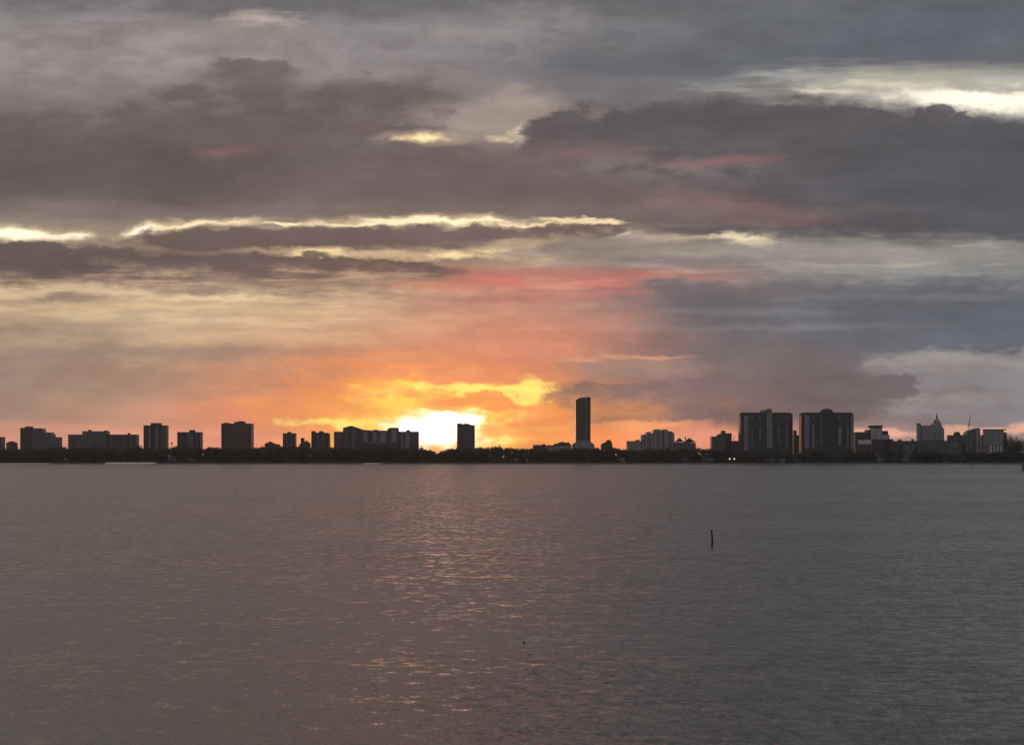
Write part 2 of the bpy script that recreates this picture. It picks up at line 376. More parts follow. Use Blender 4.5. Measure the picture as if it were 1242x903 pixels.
MAT = dict(
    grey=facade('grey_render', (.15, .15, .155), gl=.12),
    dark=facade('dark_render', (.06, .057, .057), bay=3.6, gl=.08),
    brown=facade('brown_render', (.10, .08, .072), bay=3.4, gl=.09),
    pale=facade('pale_render', (.34, .33, .33), bay=4.6),
    white=facade('white_render', (.52, .51, .51), bay=5.0, wide=.5, tall=.45),
    blue=facade('bluish_render', (.12, .145, .19), bay=4.0, wide=.8),
    castle=facade('hotel_render', (.30, .30, .30), bay=3.4, wide=.4, tall=.5),
    tan=facade('tan_render', (.28, .24, .19), bay=3.8),
    glass=facade('tower_glass', (.05, .05, .06), glass=.02, bay=1.8, wide=.85, tall=.8, gl=.08),
    bay=facade('balcony_bay', (.035, .036, .042), glass=.015, bay=3.0, wide=.7, tall=.7, gl=.07),
    pier=plain('pale_concrete', (.21, .22, .245), .8, .12, .15),
    deep=facade('deep_blue_glass', (.03, .034, .05), glass=.02, bay=2.4, wide=.8, gl=.06),
    pier_dim=plain('dim_concrete', (.13, .135, .155), .8, .12, .15),
    cap=plain('dark_roofing', (.05, .05, .052), .8),
    roof=plain('brown_roof_tile', (.10, .07, .055), .8, .3, .8),
    white_trim=plain('white_paint', (.72, .71, .69), .6, .08),
    steel=plain('dark_steel', (.06, .06, .06), .5, .1, 1, .6),
    wood=plain('wet_timber', (.035, .028, .024), .8, .4, 3),
    concrete=plain('sea_wall_concrete', (.22, .21, .20), .85, .25, .2),
    sand=plain('pale_sand', (.72, .68, .6), .9, .1, .2),
    land=plain('island_soil', (.07, .075, .045), .95, .4, .05),
    bark=plain('bark', (.06, .05, .04), .9, .3, 1),
)
def leaf_mat(name, c1, c2):
    m, t, b = mat(name)
    g = nd(t, 'ShaderNodeNewGeometry')
    n = NZ(g.outputs['Position'], .12, 3, .6, t)
    t.links.new(MIX(SM(n, .35, .65, t=t), rgba(c1), rgba(c2), t), b.inputs['Base Color'])
    b.inputs['Roughness'].default_value = .75
    return m
LEAF = leaf_mat('broad_leaf', (.028, .036, .02), (.055, .065, .035))
LEAF2 = leaf_mat('dusky_leaf', (.022, .032, .022), (.045, .055, .038))

# water: wind ripples tilt the surface normal; slicks and gusts change how steep they are
def water_mat():
    m, t, b = mat('bay_water')
    g = nd(t, 'ShaderNodeNewGeometry'); pos = g.outputs['Position']
    def layer(sx_, sy_, detail, amp, off):
        p = V('MULTIPLY_ADD', pos, (1 / sx_, 1 / sy_, 0), (off, off, off), t=t)
        return V('MULTIPLY', V('SUBTRACT', NZ(p, 1, detail, .6, t, True), C5, t=t), (amp * .75, amp, 0), t=t)
    gust = NZ(V('MULTIPLY', pos, (1 / 420, 1 / 60, 0), t=t), 1, 4, .55, t)
    gust2 = NZ(V('MULTIPLY', pos, (1 / 1500, 1 / 240, 0), t=t), 1, 3, .5, t)
    gp = nd(t, 'ShaderNodeSeparateXYZ'); t.links.new(pos, gp.inputs[0])
    # a tide line 1.1 km out: choppier water beyond it, a smooth streaky slick along it
    yy = M('MULTIPLY_ADD', gust2, 300., M('MULTIPLY_ADD', gust, 160., M('ADD', gp.outputs[1], -230., t=t), t=t), t=t)
    tide = SM(yy, 1090, 1180, 1, 1.3, t)
    slick = M('MULTIPLY', SM(yy, 900, 1090, 1, .72, t), 1., t=t)
    slick = M('MAXIMUM', slick, SM(yy, 1090, 1150, .72, 1, t), t=t)
    amp = M('MULTIPLY', SM(gust, .3, .7, .55, 1.35, t), SM(gust2, .35, .65, .78, 1.2, t), t=t)
    amp = M('MULTIPLY', amp, M('MULTIPLY', tide, slick, t=t), t=t)
    fine = V('SCALE', layer(.40, .36, 3, 1.55, 1.7), amp, t=t)
    wave = V('SCALE', V('ADD', layer(1.2, 1.1, 3, .8, 9.1), layer(7, 2.6, 2, .3, 5.3), t=t), amp, t=t)
    s = V('ADD', fine, wave, t=t)
    # wind waves running towards the viewer's shore: the steep front of every ripple faces that way (-Y)
    sp_ = nd(t, 'ShaderNodeSeparateXYZ'); t.links.new(s, sp_.inputs[0])
    sf_ = nd(t, 'ShaderNodeSeparateXYZ'); t.links.new(fine, sf_.inputs[0])
    sw_ = nd(t, 'ShaderNodeSeparateXYZ'); t.links.new(wave, sw_.inputs[0])
    cb_ = nd(t, 'ShaderNodeCombineXYZ'); t.links.new(sp_.outputs[0], cb_.inputs[0]); cb_.inputs[2].default_value = 1
    t.links.new(M('MULTIPLY_ADD', M('SQRT', M('MULTIPLY_ADD', sf_.outputs[1], sf_.outputs[1], .0014, t=t), t=t), -1., M('ADD', sw_.outputs[1], -.03, t=t), t=t), cb_.inputs[1])
    nrm = V('NORMALIZE', cb_.outputs[0], t=t)
    t.links.new(nrm, b.inputs['Normal'])
    b.inputs['Base Color'].default_value = (.07, .068, .07, 1)
    b.inputs['Roughness'].default_value = .19
    b.inputs['IOR'].default_value = 1.52
    return m
WATER = water_mat()

# ------------------------------------------------------------------ water and land
SHORE = 2310.0
LZ = 1.3
bm = bmesh.new()
ys = [-5000, -200, 0, 400, 1200, 2300, 3000, 5000]; xs = [-5000, -3000, -800, 0, 800, 3000, 5000]
grid = [[bm.verts.new((x, y, 0)) for x in xs] for y in ys]
for a, b_ in zip(grid, grid[1:]):
    for k in range(len(xs) - 1): bm.faces.new((a[k], a[k+1], b_[k+1], b_[k]))
tag(obj('water', bm, WATER), kind='structure')
def shore_y(x): return SHORE + 5 * math.sin(x * .011) + 3 * math.sin(x * .037 + 1)
bm = bmesh.new()
N = 160; pts = [-4990 + 9980 * i / N for i in range(N + 1)]
pts = sorted(set(pts + [-900 + 12 * i for i in range(151)]))
pl = [(x, shore_y(x)) for x in pts] + [(4990, 4990), (-4990, 4990)]
vprism(bm, pl, -2, LZ)
tag(obj('land', bm, MAT['land']), kind='structure')
# sea wall capping along the shore: a real step in front of the land
bm = bmesh.new()
for a, b_ in zip(pts, pts[1:]):
    if a < -1100 or b_ > 1100: continue
    ya, yb = shore_y(a), shore_y(b_)
    q = [(a, ya - .6), (b_, yb - .6), (b_, yb - .004), (a, ya - .004)]
    vprism(bm, q, -1, LZ + .25)
wl = obj('sea_wall', bm, MAT['concrete'])
tag(wl, 'low grey concrete sea wall along the waterline under the dark trees', 'sea wall')
for x0, x1, hh in ((128, 189, 2.6), (2, 62, 1.2), (441, 462, 1.4)):
    a, b_ = X(x0, SHORE), X(x1, SHORE); bm = bmesh.new()
    n = 24; top = []; bot = []
    for i in range(n + 1):
        x = a + (b_ - a) * i / n; e = math.sin(math.pi * i / n) ** .5
        top.append((x, shore_y(x) - .7 )); bot.append((x, shore_y(x) - .7 - (5 + hh) * e - .2))
    for i in range(n):
        f = [bm.verts.new((*bot[i], .02)), bm.verts.new((*bot[i+1], .02)), bm.verts.new((*top[i+1], .02 + hh * .9)), bm.verts.new((*top[i], .02 + hh * .9))]
        bm.faces.new(f)
    bmesh.ops.remove_doubles(bm, verts=bm.verts, dist=.01)
    tag(obj('beach', bm, MAT['sand']), kind='structure')

# ------------------------------------------------------------------ buildings
def building(name, label, D, cat='building', px=None):
    return thing(name, label, cat, (X(px, D), D, LZ))
def part(root, name, mat_, fn, smooth=False, label=None):
    """fn(bm, X, Z) works in metres about the root"""
    bm = bmesh.new(); fn(bm)
    o = obj(name, bm, mat_, root, smooth=smooth)
    if label: o['label'] = label
    return o
class B:
    """one building: outlines and boxes given where the photograph shows them, at distance D"""
    def __init__(s, name, label, cx, D, cat='building', depth=20):
        s.r = thing(name, label, cat, (X(cx, D), D, LZ)); s.D = D; s.cx = cx; s.depth = depth
    def x(s, px): return (px - s.cx) / F * s.D
    def z(s, py): return Z(py, s.D) - LZ
    def prof(s, name, m, pts, y0=0, depth=None):
        p = [(s.x(a), s.z(b)) for a, b in pts]
        p = [(p[0][0], 0)] + p + [(p[-1][0], 0)]
        part(s.r, name, m, lambda bm: prism(bm, p, y0, y0 + (depth or s.depth)))
    def block(s, name, m, x0, x1, top, bottom=None, y0=0, depth=None, parent=None):
        return part(parent or s.r, name, m, lambda bm: box(bm, s.x(x0), s.x(x1), y0, y0 + (depth or s.depth), 0 if bottom is None else s.z(bottom), s.z(top)))
    def pier(s, m, x0, x1, top, bottom=None, name='pier', out=.8):
        return s.block(name, m, x0, x1, top, bottom, -out, out - .003)
    def rod(s, name, x0, y0, x1, y1, r, yy=8):
        part(s.r, name, MAT['steel'], lambda bm: tube(bm, [(s.x(x0), yy, s.z(y0)), (s.x(x1), yy, s.z(y1))], [r, r * .7], 6))
    def roofs(s, m, x0, x1, ridge, eave, y0=-.5, depth=12, name='roof'):
        p = [(s.x(x0), s.z(eave)), ((s.x(x0) + s.x(x1)) / 2, s.z(ridge)), (s.x(x1), s.z(eave))]
        return part(s.r, name, m, lambda bm: prism(bm, p, y0, y0 + depth))

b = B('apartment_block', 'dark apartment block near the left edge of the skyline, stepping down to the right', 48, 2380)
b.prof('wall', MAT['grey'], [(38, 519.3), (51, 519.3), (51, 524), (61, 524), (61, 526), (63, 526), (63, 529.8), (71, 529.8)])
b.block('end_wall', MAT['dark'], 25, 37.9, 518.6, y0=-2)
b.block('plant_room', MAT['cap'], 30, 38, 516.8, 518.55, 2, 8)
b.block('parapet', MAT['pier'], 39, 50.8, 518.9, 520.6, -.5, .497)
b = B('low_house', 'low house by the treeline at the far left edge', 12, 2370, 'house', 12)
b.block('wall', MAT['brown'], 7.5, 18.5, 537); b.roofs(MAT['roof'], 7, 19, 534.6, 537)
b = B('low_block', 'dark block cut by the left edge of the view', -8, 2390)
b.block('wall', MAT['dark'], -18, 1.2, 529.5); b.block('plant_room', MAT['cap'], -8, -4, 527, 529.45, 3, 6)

b = B('slab_block', 'long low grey slab block with a raised middle, left of the first slim tower', 123, 2400)
b.prof('wall', MAT['grey'], [(82.5, 526.6), (99.9, 526.6)]); b.block('raised_wall', MAT['grey'], 100, 129, 522.6, y0=-1.5, depth=23)
b.block('wing_wall', MAT['brown'], 129.1, 165, 526.6)
for x0, x1, t in ((106, 109, 520.9), (125, 129, 521.6)): b.block('stair_head', MAT['cap'], x0, x1, t, 522.55, 4, 6)
b.block('stair_head', MAT['cap'], 154, 156.5, 524.8, 526.55, 4, 6)
for x in (84, 88.5, 93): b.pier(MAT['pier_dim'], x, x + 1.6, 528)
for x in (134, 142, 150, 158): b.pier(MAT['pier_dim'], x, x + 1.4, 528)

b = B('slim_tower', 'dark tower with pale vertical bands and square roof house, right of the long slab', 187.5, 2380, 'tower')
b.block('wall', MAT['dark'], 174, 201, 516.2)
for x0, x1 in ((180.6, 182.6), (189, 191.4), (197.5, 198.8)): b.pier(MAT['pier'], x0, x1, 516.6)
b.block('roof_house', MAT['brown'], 182, 194, 512.6, 516.15, 4, 10); b.block('roof_edge', MAT['cap'], 173.6, 201.4, 515.6, 516.15, -1, 22)

b = B('squat_tower', 'squat dark tower with a paler right half, just left of the broad brown tower', 229, 2400, 'tower')
b.block('wall', MAT['dark'], 215, 243, 523.6)
b.pier(MAT['pier_dim'], 219.5, 221, 524.5); b.pier(MAT['pier_dim'], 228, 234.5, 524.2); b.pier(MAT['pier_dim'], 237.5, 239, 524.5)
b.block('roof_house', MAT['cap'], 229, 235, 521, 523.55, 4, 8)

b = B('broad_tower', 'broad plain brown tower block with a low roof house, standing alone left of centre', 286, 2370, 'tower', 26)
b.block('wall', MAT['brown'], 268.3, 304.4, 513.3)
b.block('roof_house', MAT['cap'], 283.5, 296, 511.2, 513.25, 4, 12); b.block('stair_head', MAT['cap'], 271, 277, 512.3, 513.25, 3, 8)
b.block('water_tank', MAT['cap'], 288, 294, 510.3, 511.15, 6, 6)
b.pier(MAT['dark'], 268.6, 272, 514, name='corner_pier'); b.pier(MAT['dark'], 300.5, 304.1, 514, name='corner_pier')

b = B('small_tower', 'small tower with a pale middle band, left one of the pair beside the long complex', 350.5, 2420, 'tower', 16)
b.block('wall', MAT['brown'], 343, 358, 525.1); b.pier(MAT['pier_dim'], 347.2, 348.6, 526); b.pier(MAT['pier_dim'], 351.4, 353, 526)
b.block('roof_house', MAT['cap'], 348, 352.4, 523.4, 525.05, 4, 7)
b = B('gabled_house', 'tiny dark house with a pointed tower between the two small towers', 369, 2370, 'house', 12)
b.prof('wall', MAT['dark'], [(363, 538), (375.5, 538)]); b.block('turret', MAT['dark'], 364.5, 368.5, 532, y0=2, depth=6)
b.roofs(MAT['roof'], 364, 369, 530.4, 532, 1.5, 7, 'turret_roof'); b.roofs(MAT['roof'], 366, 376, 534, 538)
b = B('low_house', 'low dark house roof rising above the trees right of the broad brown tower', 329, 2372, 'house', 12)
b.block('wall', MAT['dark'], 321, 338, 538.3); q = b.roofs(MAT['roof'], 320.5, 334, 535.2, 538.3); b.block('chimney', MAT['cap'], 326.5, 328, 534.6, 537, 4, 2, q)
b = B('small_tower', 'small tower with a notched roofline, right one of the pair beside the long complex', 388, 2400, 'tower', 18)
b.prof('wall', MAT['dark'], [(377.6, 522.4), (381.5, 522.4), (381.5, 524.4), (396, 524.4), (399, 525.6)])
b.block('roof_house', MAT['cap'], 386.5, 391.5, 522.4, 524.35, 4, 7)
b.pier(MAT['pier_dim'], 385, 386.4, 526); b.pier(MAT['pier_dim'], 391, 392.6, 526)

b = B('apartment_complex', 'long stepped apartment complex with pale bays just left of the setting sun', 456, 2390, 'apartments', 26)
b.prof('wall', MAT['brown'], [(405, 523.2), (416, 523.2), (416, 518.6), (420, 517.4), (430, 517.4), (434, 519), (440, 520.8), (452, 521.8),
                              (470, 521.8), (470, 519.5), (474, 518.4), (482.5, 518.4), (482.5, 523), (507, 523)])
b.block('plant_room', MAT['cap'], 422, 428, 516.2, 517.35, 5, 8); b.block('plant_room', MAT['cap'], 492.5, 496.5, 521, 522.95, 5, 8)
b.block('plant_room', MAT['cap'], 452.5, 458, 520.8, 521.75, 5, 8)
for x0, x1, t in ((409, 411.5, 524.5), (419, 421, 520), (427, 431, 520), (440.5, 446, 523), (452, 457, 524), (461, 468, 524), (475, 481, 521), (487, 489, 525), (491.5, 496.5, 524.5)):
    b.pier(MAT['pier'] if x0 > 440 else MAT['pier_dim'], x0, x1, t, 535.6 if 440 < x0 < 482 else None, 'bay')
b.block('terrace', MAT['pier'], 446, 481.5, 535.8, 536.8, -4, 3.997)
b.block('podium', MAT['brown'], 446, 481.5, 536.85, y0=-3.6, depth=3.5)

b = B('sun_side_tower', 'lone dark tower standing against the white glare just right of the sun', 565, 2380, 'tower', 20)
b.prof('wall', MAT['brown'], [(554.3, 513.2), (560, 513.2), (561, 514.1), (570, 514.1), (571, 515), (575.6, 515.4)])
for x in (562.5, 566.5, 570): b.pier(MAT['pier_dim'], x, x + 1.3, 516)
b.block('roof_house', MAT['cap'], 562, 568, 513.3, 514.05, 5, 8)

b = B('glass_skyscraper', 'tallest tower, slim dark skyscraper with a curved top corner, alone right of the sun', 707, 2450, 'skyscraper', 26)
b.prof('wall', MAT['glass'], [(698.4, 487), (699, 485.2), (700.5, 483.6), (702.5, 482.4), (705, 481.8), (708.6, 481.6), (708.6, 482.6), (709.4, 482.6), (709.4, 481.4), (716.3, 481.4)])
b.pier(MAT['pier'], 710.2, 711.4, 483, 533, 'fin'); b.pier(MAT['dark'], 712.8, 716.0, 481.9, 533, 'fin'); b.pier(MAT['pier_dim'], 704, 705, 484, 533, 'fin'); b.pier(MAT['pier_dim'], 700.6, 701.4, 486, 533, 'fin')
b.prof('podium', MAT['pale'], [(693.5, 540), (695, 537.5), (698, 536), (699.5, 534), (715.5, 534), (717, 536.5), (720.5, 538.5), (721, 541)], -8, 7.9)

b = B('low_building', 'low pale building with a ragged roofline left of the tallest tower', 680, 2400, depth=16)
b.prof('wall', MAT['brown'], [(663, 539.5), (672, 539.5), (672, 537.6), (677, 537.6), (678, 536), (682.5, 535.4), (686, 536.4), (690, 536), (692, 538.6), (693.2, 539.4)])
b.block('lower_wall', MAT['pale'], 661, 693, 540.6, y0=-3, depth=2.9)
b = B('low_building', 'flat dark low building right of the sun glare at the edge of the trees', 655, 2380, depth=14)
b.block('wall', MAT['dark'], 646.5, 662.5, 539.2); b.block('plant_room', MAT['cap'], 658, 661, 538, 539.15, 3, 5)
b = B('domed_block', 'small dark block with a lumpy top right of the tallest tower', 737, 2390, depth=14)
b.prof('wall', MAT['dark'], [(729, 540), (731, 537.2), (735, 536), (736.5, 533.4), (740, 533), (742, 536), (743, 540)])

b = B('stepped_block', 'big pale stepped apartment block with a dark seam, between tallest tower and twin towers', 789, 2460, 'apartments', 26)
b.prof('wall', MAT['pale'], [(778, 527), (784, 527), (784.4, 523.4), (789.5, 523.4), (789.5, 525), (792.5, 525), (793, 521.5), (795, 520.3), (801.5, 520.3), (801.5, 521.6), (804, 521.6), (804, 520.3),
                             (809, 520.3), (810.5, 522.4), (815, 523), (818, 525.4)])
b.block('wing', MAT['pale'], 760.5, 777.9, 534.5, y0=-2); b.block('wing_roof_house', MAT['cap'], 771.5, 776, 533, 534.45, 3, 6)
b.block('seam', MAT['cap'], 803.4, 805, 522, None, -.6, .597)
for x in (781, 787, 797, 812): b.pier(MAT['pier_dim'], x, x + 1.4, 526)
b = B('gabled_block', 'pair of low peaked roofs on a grey block right of the big stepped block', 831, 2440, depth=16)
b.prof('wall', MAT['grey'], [(818.2, 535.5), (844, 537)]); b.roofs(MAT['roof'], 819.5, 829.5, 530.8, 535.4); q = b.roofs(MAT['roof'], 828.6, 844.4, 531, 536.4, .3)
b.block('chimney', MAT['cap'], 831.2, 832.4, 529.4, 533, 4, 2, q)
b = B('peaked_block', 'grey block with a small peaked roof house, left of the first twin tower', 875, 2440, depth=20)
b.prof('wall', MAT['grey'], [(863.3, 529), (870, 529), (872, 526.4), (874.5, 526.2), (874.5, 525), (887.5, 525)])
b.block('roof_house', MAT['grey'], 875.4, 880.4, 523, 524.95, 3, 9); b.roofs(MAT['roof'], 875, 880.8, 521.6, 522.95, 2.5, 10)
b.block('dark_bay', MAT['dark'], 880.6, 886.8, 527, None, -.7, .697)  # bay front in dark render, proud of the grey wall
b = B('low_block', 'low dark block with a thin mast beside the first twin tower', 893, 2430, depth=14)
b.block('wall', MAT['grey'], 888, 898, 534.4); b.rod('mast', 891, 534.4, 891, 527.6, .35)

# the twin towers
def rounded(x0, x1, y0, y1, r, n=6):
    p = []
    for cx_, cy_, a0 in ((x1 - r, y0 + r, -90), (x1 - r, y1 - r, 0), (x0 + r, y1 - r, 90), (x0 + r, y0 + r, 180)):
        for k in range(n + 1):
            a = R(a0 + 90 * k / n); p.append((cx_ + r * math.cos(a), cy_ + r * math.sin(a)))
    return p
def twin(label, x0, x1, crown, piers, centre, domed):
    cx = (x0 + x1) / 2; b = B('twin_tower', label, cx, 2360, 'tower', 34)
    b.r['group'] = 'the twin towers on the right'
    xa, xb, zt = b.x(x0), b.x(x1), b.z(503)
    part(b.r, 'wall', MAT['bay'], lambda bm: vprism(bm, rounded(xa, xb, 0, 34, 7), 12, zt))
    part(b.r, 'attic', MAT['cap'], lambda bm: vprism(bm, rounded(xa + .7, xb - .7, .7, 33.3, 6.5), zt + .003, b.z(501)))
    part(b.r, 'roof', MAT['cap'], lambda bm: vprism(bm, rounded(xa + 2.4, xb - 2.4, 2, 32, 6), b.z(501) + .003, b.z(499.9)))
    for p0, p1, t, bt, m in piers: b.pier(m, p0, p1, t, bt)
    if centre: b.block('glass_bay', MAT['deep'], *centre, 502.4, 544, -1.2, 1.197)
    c0, c1 = crown
    if domed:
        part(b.r, 'roof_house', MAT['cap'], lambda bm: (prism(bm, [(b.x(c0), b.z(499.8)), (b.x(c0), b.z(498.4)), (b.x(c0 + 2), b.z(496.4)), (b.x(c0 + 5), b.z(495.2)),
             (b.x(c1 - 5), b.z(495.2)), (b.x(c1 - 2), b.z(496.4)), (b.x(c1), b.z(498.4)), (b.x(c1), b.z(499.8))], 6, 24)))
    else:
        b.block('roof_house', MAT['grey'], c0 + 6, c1, 495.4, 499.85, 6, 14); b.block('plant_room', MAT['pier'], c0, c0 + 5.9, 497, 499.85, 6, 14)
    for k in range(24):      # balcony slabs break up the dark bays
        z = 14 + k * (zt - 16) / 24
        part(b.r, 'balcony', MAT['pier_dim'], lambda bm: box(bm, xa + 7, xb - 7, -.55, -.003, z, z + .28))
    part(b.r, 'podium', MAT['grey'], lambda bm: box(bm, xa - 1, xb + 3, -6, 36, 0, 7.5))
    part(b.r, 'canopy', MAT['pier'], lambda bm: box(bm, xa + 8 if not domed else xa - 1, xb - 1, -9, 35, 9.2, 11.0))
    part(b.r, 'undercroft', MAT['cap'], lambda bm: box(bm, xa + 4, xb - 4, -2, 33, 7.503, 11.99))
    return b
pm, pd = MAT['pier'], MAT['pier_dim']
twin('left one of the twin dark towers, with a broad pale rib up its middle', 898.6, 962.4, (924.5, 937),
     [(902.6, 907.6, 503.5, 546, pm), (911, 913.4, 517, 543, pd), (920.6, 923, 517, 537, pd), (930, 936.6, 500.5, 543, pm), (943.4, 945.8, 517, 537, pd), (952.6, 956, 515, 543, pd), (911, 913.4, 503.5, 509, pd), (920.6, 923, 503.5, 509, pd), (943.4, 945.8, 503.5, 507, pd), (953, 956, 503.5, 507, pd)], None, False)
twin('right one of the twin dark towers, with a dark bluish glass middle and rounded crown', 973, 1036.6, (998, 1011.4),
     [(976, 981.4, 503.5, 543, pm), (985, 987.6, 515, 543, pm), (994.6, 997.6, 503.5, 539, pd), (1016.6, 1020.4, 517, 540, pm), (1026.6, 1029.4, 515, 543, pd), (1032.2, 1034.8, 503.5, 543, pm), (985, 987.6, 503.5, 509, pd), (1017, 1020, 503.5, 509, pd)], (1000.5, 1014.5), True)
b = B('narrow_block', 'grey block squeezed in the gap between the twin towers', 967.5, 2440)
b.block('wall', MAT['grey'], 962.6, 973, 527.5); b.block('roof_house', MAT['grey'], 963, 966.6, 521.4, 527.45, 2, 8)

b = B('low_block', 'low dark-topped block with a white band, close right of the second twin tower', 1046, 2430, depth=18)
b.block('wall', MAT['brown'], 1037.5, 1051.5, 523.6); b.block('white_band', MAT['white_trim'], 1041, 1056.4, 533, 538.4, -1, .997)
b.block('stair_tower', MAT['dark'], 1051.6, 1056.4, 521, y0=-.5)
b = B('white_block', 'white block with a dark overhanging cap and a black box on its right shoulder', 1067, 2440, depth=20)
b.block('wall', MAT['white'], 1058.6, 1070, 518.6); b.block('cap', MAT['cap'], 1056.6, 1070.4, 515.6, 518.55, -1.2, 22)
b.block('shoulder_wall', MAT['white'], 1070.1, 1079, 527); b.block('shoulder_box', MAT['cap'], 1070.6, 1077.4, 522.2, 526.95, 1, 16)
b.block('lower_wall', MAT['dark'], 1056.8, 1079.2, 532.4, None, -3, 2.99)
b = B('row_of_shops', 'long low dark block with small roof bumps left of the spired building', 1096, 2420, depth=16)
b.block('wall', MAT['brown'], 1080, 1112, 534.4)
for x0, x1, t in ((1081, 1084, 532), (1091, 1094, 532.6), (1107, 1109, 532)): b.block('roof_house', MAT['cap'], x0, x1, t, 534.35, 3, 6)
b = B('blue_block', 'low bluish block in front of the long dark one with the roof bumps', 1106, 2390, depth=12)
b.block('wall', MAT['blue'], 1097, 1113.5, 537.6); b.block('parapet', MAT['blue'], 1096.7, 1113.8, 537, 537.55, -.3, 12.6)

b = B('spired_hotel', 'grand grey building with corner turret, dome and thin spire at the far right', 1129, 2450, 'hotel', 26)
b.block('wall', MAT['castle'], 1118, 1134.4, 516, y0=1); b.block('wing', MAT['castle'], 1134.5, 1142, 513.2)
b.prof('shoulder', MAT['castle'], [(1142.1, 516), (1143.6, 517.4), (1145.6, 520.8)], 1.5)
def turret(bm):
    lathe(bm, [(b.x(1118.2) - b.x(1115.4), 0), (b.x(1118.2) - b.x(1115.4), b.z(514)), (b.x(1118.6) - b.x(1115.4), b.z(513.8)), (b.x(1118.6) - b.x(1115.4), b.z(513))], b.x(1115.4), 5, 12)
part(b.r, 'turret', MAT['castle'], turret)
cxd = b.x(1138); rr = lambda w: w / F * b.D
part(b.r, 'drum', MAT['castle'], lambda bm: lathe(bm, [(rr(4.2), b.z(513.15)), (rr(4.2), b.z(511.4)), (rr(4.5), b.z(511.3)), (rr(4.5), b.z(510.9))], cxd, 8, 20))
dm = part(b.r, 'dome', MAT['castle'], lambda bm: lathe(bm, [(rr(3.9), b.z(510.88)), (rr(3.5), b.z(509.8)), (rr(2.6), b.z(508.6)), (rr(1.6), b.z(507.9)), (rr(1.3), b.z(507.6))], cxd, 8, 20), True)
part(dm, 'lantern', MAT['castle'], lambda bm: lathe(bm, [(rr(1.3), b.z(507.58)), (rr(1.2), b.z(505.4)), (rr(1.5), b.z(505.3)), (rr(1.5), b.z(505))], cxd, 8, 10))
part(dm, 'spire', MAT['castle'], lambda bm: lathe(bm, [(rr(1.2), b.z(504.98)), (rr(.6), b.z(502.6)), (rr(.25), b.z(499.4))], cxd, 8, 8))
for x in (1121, 1124.5, 1128, 1131.5): b.block('dormer', MAT['cap'], x, x + 1.4, 515.2, 515.95, 1.5, 3)
b = B('long_block', 'long dark bluish block spread beneath the spired building', 1139, 2400, depth=18)
b.block('wall', MAT['blue'], 1113.8, 1166, 535); b.block('roof_edge', MAT['cap'], 1113.4, 1166.4, 534.3, 534.95, -.4, 19)
b.block('ledge', MAT['pier_dim'], 1114, 1166, 541.8, 542.6, -1, .997)
b = B('mid_block', 'small grey block with a roof house right of the spired building', 1159.5, 2440, depth=16)
b.block('wall', MAT['grey'], 1152, 1168.6, 527.4); b.prof('roof_house', MAT['cap'], [(1159, 525), (1160.5, 523.4), (1164, 523.4), (1165.5, 526)], 3, 8)
b = B('curved_roof_block', 'block with roof curving up to a pale right edge, under the crane', 1180, 2400, depth=20)
b.prof('wall', MAT['grey'], [(1171.4, 528), (1173, 525), (1175.5, 522.4), (1179, 520.8), (1184, 520.2), (1184, 519), (1188.8, 519)])
b.pier(MAT['white'], 1184.4, 1187.4, 521, name='pale_edge'); b.pier(MAT['pier_dim'], 1177, 1179, 530)
b = B('tan_block', 'narrow tan block between the curved roof and the white waterfront block', 1194, 2420, depth=14)
b.block('wall', MAT['tan'], 1190.6, 1197.2, 528.2); b.block('roof_house', MAT['tan'], 1192, 1195, 527, 528.15, 3, 5)
b = B('waterfront_block', 'white waterfront apartment block with a flat red-brown roof edge near the right edge', 1208, 2370, 'apartments', 22)
b.block('wall', MAT['pale'], 1197.6, 1217.4, 521.4); b.block('roof_edge', MAT['roof'], 1197, 1220.4, 520.2, 521.35, -1, 24)
for x in (1200.6, 1204.8, 1209, 1213): b.pier(MAT['white_trim'], x, x + 1.7, 540, 556, 'column', 3)
b.block('balcony', MAT['pier'], 1199, 1216.6, 538.6, 539.9, -3.5, 3.497); b.block('dark_wing', MAT['dark'], 1217.5, 1221, 524)

b = B('construction_crane', 'thin leaning crane jib above the curved-roof block', 1177.5, 2440, 'crane')
b.rod('mast', 1177, 560, 1177, 513.5, .55); b.rod('jib', 1177.1, 514.5, 1178.8, 503.8, .5); b.rod('counter_jib', 1177, 514.5, 1175.6, 515.4, .6)
b.block('cab', MAT['steel'], 1176.4, 1177.8, 513.4, 515.2, 6.6, 2.6)

